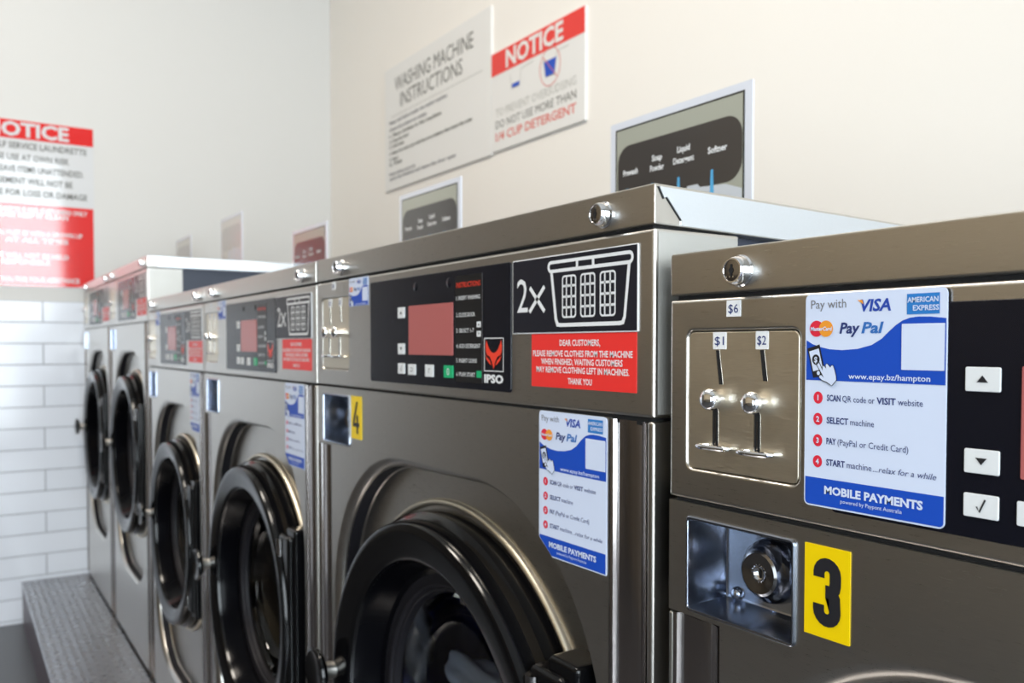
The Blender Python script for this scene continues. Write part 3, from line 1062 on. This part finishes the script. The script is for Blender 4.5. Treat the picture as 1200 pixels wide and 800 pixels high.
    steps = [(0, 0), (.003, .0004), (.007, .0014), (.011, .0030), (.0145, .0052), (.0170, .0080), (.0185, .0115),
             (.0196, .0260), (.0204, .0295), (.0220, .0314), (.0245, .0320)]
    b.loft([rl(i, y) for i, y in steps[:7]], 'steel', False, False)
    b.loft([rl(i, y) for i, y in steps[6:9]], 'rubber_gap_shade', False, False)  # shade of the gap round the dish, painted as a dark wall
    b.loft([rl(i, y) for i, y in steps[8:]], 'steel', False, False)
    dcx, dcz = (rx0 + rx1) / 2, (z2 - 1.1843 + ZP) + (.73 - ZP)
    if small:
        dcz = z2 - .425
    dr = (rx1 - rx0) / .684
    b.holed([[(x, z) for x, y, z in rl(.0245, .0320)], circ(dcx, dcz, .262 * dr, 72)], .0320, 'steel')
    link('lower_panel', b.mesh('lower_panel'), root)

    # vertical polished trim channels
    for (xa, xb, zz) in ((.006 * s, tw - .0015, tr_top - .002), (tr + .0015, W - .0095 * s, zt - .001)):
        b = MB()
        w = xb - xa
        sec = [(0, .0), (.003, .0012), (.10 * w, .0045), (.14 * w, .0060), (.17 * w, .0040), (.45 * w, .0030), (.70 * w, .0042), (.76 * w, .0062), (.80 * w, .0040), (w - .003, .0020), (w, 0), (w, .02), (0, .02)]
        b.loft([[(xa + x, y, z) for x, y in sec] for z in (zz, .012)], 'polished_trim')
        link('trim_channel', b.mesh('trim_channel'), root, label='polished vertical trim channel')
    b = MB()
    b.box(W - .0085 * s, 0, .010, W, .10, zt, 'steel', .0028, 3)
    link('corner_post', b.mesh('corner_post'), root)
    b = MB()
    b.box(0, 0, .010, .0050 * s, .10, tr_top - .002, 'steel', .0020, 3)
    link('corner_post', b.mesh('corner_post'), root)

    # coin return cup
    cupo = link('coin_return_box', CUP, root, (bx0, 0, z2 - .0115), (bsx, 1, 1), 'shiny recessed coin return box with a key lock')
    link('coin_box_lock', CUPLOCK, cupo, (.0590, 0, -.0400))
    for x, z in ((.0185, -.0690), (.0200, -.0090)):
        link('rivet', RIVET, cupo, (x, 0, z))
    if number:
        link('number_card', number_card(number), root, ((.1405 if small else .1440 * s), -.0001, z2 - .0117), (1.0 if small else 1.06, 1, 1),
             'yellow card with a black number ' + number)

    # door
    door = empty_part('door', root, (dcx, 0, dcz), dr)
    for nme in ('door_ring', 'door_funnel', 'door_gasket', 'door_glass', 'door_trim_ring', 'hinge_block', 'hinge_cover', 'hinge_pin_upper', 'hinge_pin_lower'):
        link('hinge_pin' if 'pin' in nme else nme, DOOR[nme], door)
    link('door_knob', DOOR['door_knob'], door, (-.2830, 0, .018), label='black knob on a metal stem')
    link('drum', DOOR['drum'], root, (dcx, 0, dcz), (dr, dr, dr))
    return root, (xl + dcx, YM, ZP + dcz, dr)


CTRL = {}


def empty_part(name, parent, loc, sc):
    o = bpy.data.objects.new(name, None)
    o.empty_display_size = 0.05
    COL.objects.link(o)
    o.parent = parent
    o.location = loc
    o.scale = (sc, sc, sc)
    return o


washing_machine(-.5360, .660, 1.2895, 'steel washing machine with the yellow number 3 card, lowest and nearest of the row', '3', True)
_m4, D4 = washing_machine(-1.3765, .8205, 1.3537, 'wide steel washing machine with the yellow number 4 card and a 2x basket plate', '4', tilt=.020)
washing_machine(-2.1440, .7600, 1.3530, 'steel washing machine standing directly against the one numbered 4, on its far side', None)
washing_machine(-2.8520, .7060, 1.3530, 'low steel washing machine beside the pale side of the taller machines', None)
washing_machine(-3.6220, .7640, 1.4930, 'tall steel washing machine whose pale lid side rises above its lower neighbour', None, pay=False, mini=False)
washing_machine(-4.3850, .7600, 1.4930, 'tall steel washing machine at the end of the row against the tiled wall', None, pay=False, mini=False)


# ------------------------------------------------------------------ laundry in the drum of machine 4
def lump(name, loc, size, seed, mat, label, cat):
    rnd = random.Random(seed)
    bm = bmesh.new()
    bmesh.ops.create_icosphere(bm, subdivisions=4, radius=1.0)
    waves = [(Vector((rnd.uniform(-1, 1), rnd.uniform(-1, 1), rnd.uniform(-1, 1))) * rnd.uniform(3, 9), rnd.uniform(0, 6.28), rnd.uniform(.03, .10)) for _ in range(14)]
    for v in bm.verts:
        k = 1.0
        for d, ph, am in waves:
            k += am * math.sin(v.co.dot(d) + ph)
        v.co = Vector((v.co.x * size[0], v.co.y * size[1], v.co.z * size[2])) * k
    me = bpy.data.meshes.new(name)
    bm.to_mesh(me)
    bm.free()
    me.materials.append(MATS[mat])
    me.polygons.foreach_set('use_smooth', [True] * len(me.polygons))
    o = link(name, me, None, loc)
    tag(o, label, cat)
    return o


_dx, _dy, _dz, _s = D4
lump('garment', (_dx - .155, _dy + .285, _dz - .01), (.095, .065, .105), 4, 'cloth_navy', 'dark blue clothes in the drum of the machine numbered 4, behind a pale towel', 'clothes')
lump('towel', (_dx - .150, _dy + .165, _dz - .005), (.085, .026, .030), 9, 'cloth_white', 'pale towel against the door glass of the machine numbered 4', 'towel')


# ------------------------------------------------------------------ signs on the end wall and the back wall
def wall_notice():
    root = empty('notice_sign', (XE, .035, 1.512), 'large red and white NOTICE sign fixed above the tiled end wall', 'sign', None, rad(90))
    W, H = .527, .736
    b = MB()
    b.slab(rr(0, 0, W, H, .002, 2), -.004, 0, 'sign_white')
    link('sign_board', b.mesh('sign_board'), root)
    b = MB()
    y = -.0046
    b.rect(0, .654, W, H, y, 'sign_red')
    b.text('NOTICE', W - .100, .667, .058, y - .0006, 'sign_white', w=.335, align='R', bold=0.035)
    b.rect(0, .003, W - .003, .368, y, 'sign_red')
    for s, w, z, mr in (('SELF SERVICE LAUNDRETTE', .378, .612, .028), ('PLEASE USE AT OWN RISK', .345, .560, .100), ('DO NOT LEAVE ITEMS UNATTENDED.', .462, .508, .042),
                        ('MANAGEMENT WILL NOT BE', .385, .456, .088), ('LIABLE FOR LOSS OR DAMAGE', .425, .404, .028)):
        b.text(s, W - mr, z, .026, y, 'board_text', w=w, align='R', bold=0.02)
    for s, w, z, mr in (('THIS LAUNDRETTE IS FOR CUSTOMERS ONLY', .460, .332, .028), ('PLEASE KEEP IT CLEAN', .300, .308, .108), ('CHILDREN MUST BE WITH A GROWN UP', .420, .228, .050),
                        ('AT ALL TIMES', .250, .198, .108), ('WE WILL NOT BE HELD', .300, .128, .108), ('RESPONSIBLE', .190, .100, .184), ('THANK YOU FOR YOUR ASSISTANCE', .400, .022, .065)):
        b.text(s, W - mr, z, .020, y - .0006, 'sign_white', w=w, align='R', bold=0.03)
    link('sign_print', b.mesh('sign_print'), root)


def instruction_board():
    root = empty('instruction_board', (-3.690, YB, 1.966), 'white WASHING MACHINE INSTRUCTIONS board high on the back wall', 'sign')
    W, H = .940, .558
    b = MB()
    b.box(0, -.010, 0, W, 0, H, 'board_white', .001, 1)
    link('sign_board', b.mesh('sign_board'), root)
    b = MB()
    y = -.0106
    b.text('WASHING MACHINE', .11, .440, .062, y, 'board_text', w=.700)
    b.text('INSTRUCTIONS', .165, .360, .062, y, 'board_text', w=.560)
    b.rect(.07, .330, .88, .333, y, 'board_pale')
    for s, x1, z in (('Please read before loading the washing machine', .60, .300), ('Check all pockets are empty', .42, .268), ('1. Place clothes in the machine', .55, .240),
                     ('2. Close the door', .25, .214), ('3. Add soap', .20, .190), ('4. Select the wash cycle with the arrow buttons then insert the coins', .80, .160),
                     ('5. Start', .14, .132), ('6. Wait', .18, .110), ('Remove clothes as soon as the', .31, .066), ('cycle has finished and leave the door open', .67, .044)):
        b.text(s, .05, z, .014, y, 'board_text' if z in (.240, .214, .190, .160, .132, .110) else 'ink_grey', w=x1 - .05, bold=0.04)
    link('sign_print', b.mesh('sign_print'), root)


def dosing_board():
    root = empty('notice_sign', (-2.746, YB, 1.972), 'smaller NOTICE board with detergent cups beside the washing instructions board', 'sign')
    W, H = .566, .364
    b = MB()
    b.box(0, -.010, 0, W, 0, H, 'board_white', .001, 1)
    link('sign_board', b.mesh('sign_board'), root)
    b = MB()
    y, y2 = -.0106, -.0112
    b.rect(0, .280, W, H, y, 'board_red')
    b.text('NOTICE', .10, .293, .060, y2, 'board_white', w=.350, bold=0.03)
    # small measuring cup
    b.fill(stroke([(.130, .255), (.138, .205), (.190, .205), (.198, .262), (.275, .268)], .003), y, 'board_pale')
    b.fill([(.142, .207), (.186, .207), (.189, .222), (.140, .222)], y2, 'ink_blue')
    # full cup, ringed and crossed out
    b.fill(stroke([(.335, .262), (.350, .190), (.400, .190), (.413, .262), (.480, .264)], .003), y, 'board_pale')
    b.fill([(.350, .192), (.400, .192), (.412, .245), (.339, .245)], y2, 'ink_blue')
    b.holed([circ(.375, .222, .060, 32, .066), circ(.375, .222, .057, 32, .063)], y2, 'board_redtext')
    b.fill(stroke([(.335, .262), (.415, .180)], .003), y2 - .0004, 'board_redtext')
    b.text('TO PREVENT OVERSUDSING', .03, .126, .028, y, 'board_pale', w=.490)
    b.text('DO NOT USE MORE THAN', .03, .082, .028, y, 'board_text', w=.490)
    b.text('1/4 CUP DETERGENT', .03, .036, .030, y, 'board_redtext', w=.490, bold=0.02)
    link('sign_print', b.mesh('sign_print'), root)


def dispenser_sign(x, z, label, sheen=False, w=.293, h=.212):
    """laminated sheet standing on a lid, showing the soap dispenser"""
    root = empty('dispenser_sign', (x, .90, z), label, 'sign', 'dispenser signs on the lids')
    b = MB()
    b.slab(rr(0, 0, w, h, .002, 2), -.003, 0, 'photo_border')
    b.box(.03, 0, 0, w - .03, .045, .003, 'photo_border', .0008, 1)
    link('sheet', b.mesh('sheet'), root)
    b = MB()
    mx, mz = .0130, .0110
    g, d, p = ('sheen_grey', 'sheen_dark', 'photo_pale') if sheen else ('photo_grey', 'photo_dark', 'photo_pale')  # paler print on the far signs imitates reflection on their laminate
    y = -.0034
    b.rect(mx, mz, w - mx, h - mz, y, 'sheen_dark' if sheen else 'photo_edge')
    b.rect(mx + .003, mz + .003, w - mx - .003, h - mz - .003, y - .0002, g)
    x0, x1 = mx + .006, w - mx - .0035
    b.fill(rr(x0, .082, x1, .172, .028, 8), y - .0004, d)
    # pale drawer below the flap
    b.fill([(x0 + .070, .0145), (x1, .0145), (x1, .070), (x1 - .03, .080), (x0 + .18, .083), (x0 + .175, .088), (x0 + .155, .088), (x0 + .15, .081), (x0 + .09, .080)], y - .0006, p)
    y3 = y - .0009
    if not sheen:
        for s, cx, cz, ww in (('Prewash', .040, .122, .034), ('Soap', .100, .134, .022), ('Powder', .100, .119, .030), ('Liquid', .156, .137, .026),
                              ('Detergent', .156, .121, .042), ('Softner', .222, .124, .036)):
            b.text(s, cx + .010, cz + .003, .0085, y3, 'print_white', w=ww, align='C', bold=0.03)
    for cx in (.042, .100, .156, .222):
        b.fill([(cx - .003, .046), (cx - .0085, .056), (cx - .0045, .056), (cx - .0022, .104), (cx + .0022, .104), (cx + .0045, .056), (cx + .0085, .056), (cx + .003, .046), (cx, .036)][::-1],
               y3, 'arrow_blue' if not sheen else 'sheen_grey')
    link('print', b.mesh('print'), root)


wall_notice()
instruction_board()
dosing_board()
dispenser_sign(-1.0760, 1.3925, 'dispenser sign standing on the lid of the machine numbered 4')
dispenser_sign(-1.8560, 1.3925, 'dispenser sign standing below the white instructions board, on the neighbour of machine 4')
dispenser_sign(-2.6210, 1.3925, 'reddish glossy dispenser sign seen just left of the change in the wall')
dispenser_sign(-3.4660, 1.5320, 'pale grey sign on the nearer of the two tall machines', True)
dispenser_sign(-4.2680, 1.5320, 'small pale grey sign on the tall machine by the tiled wall', True)
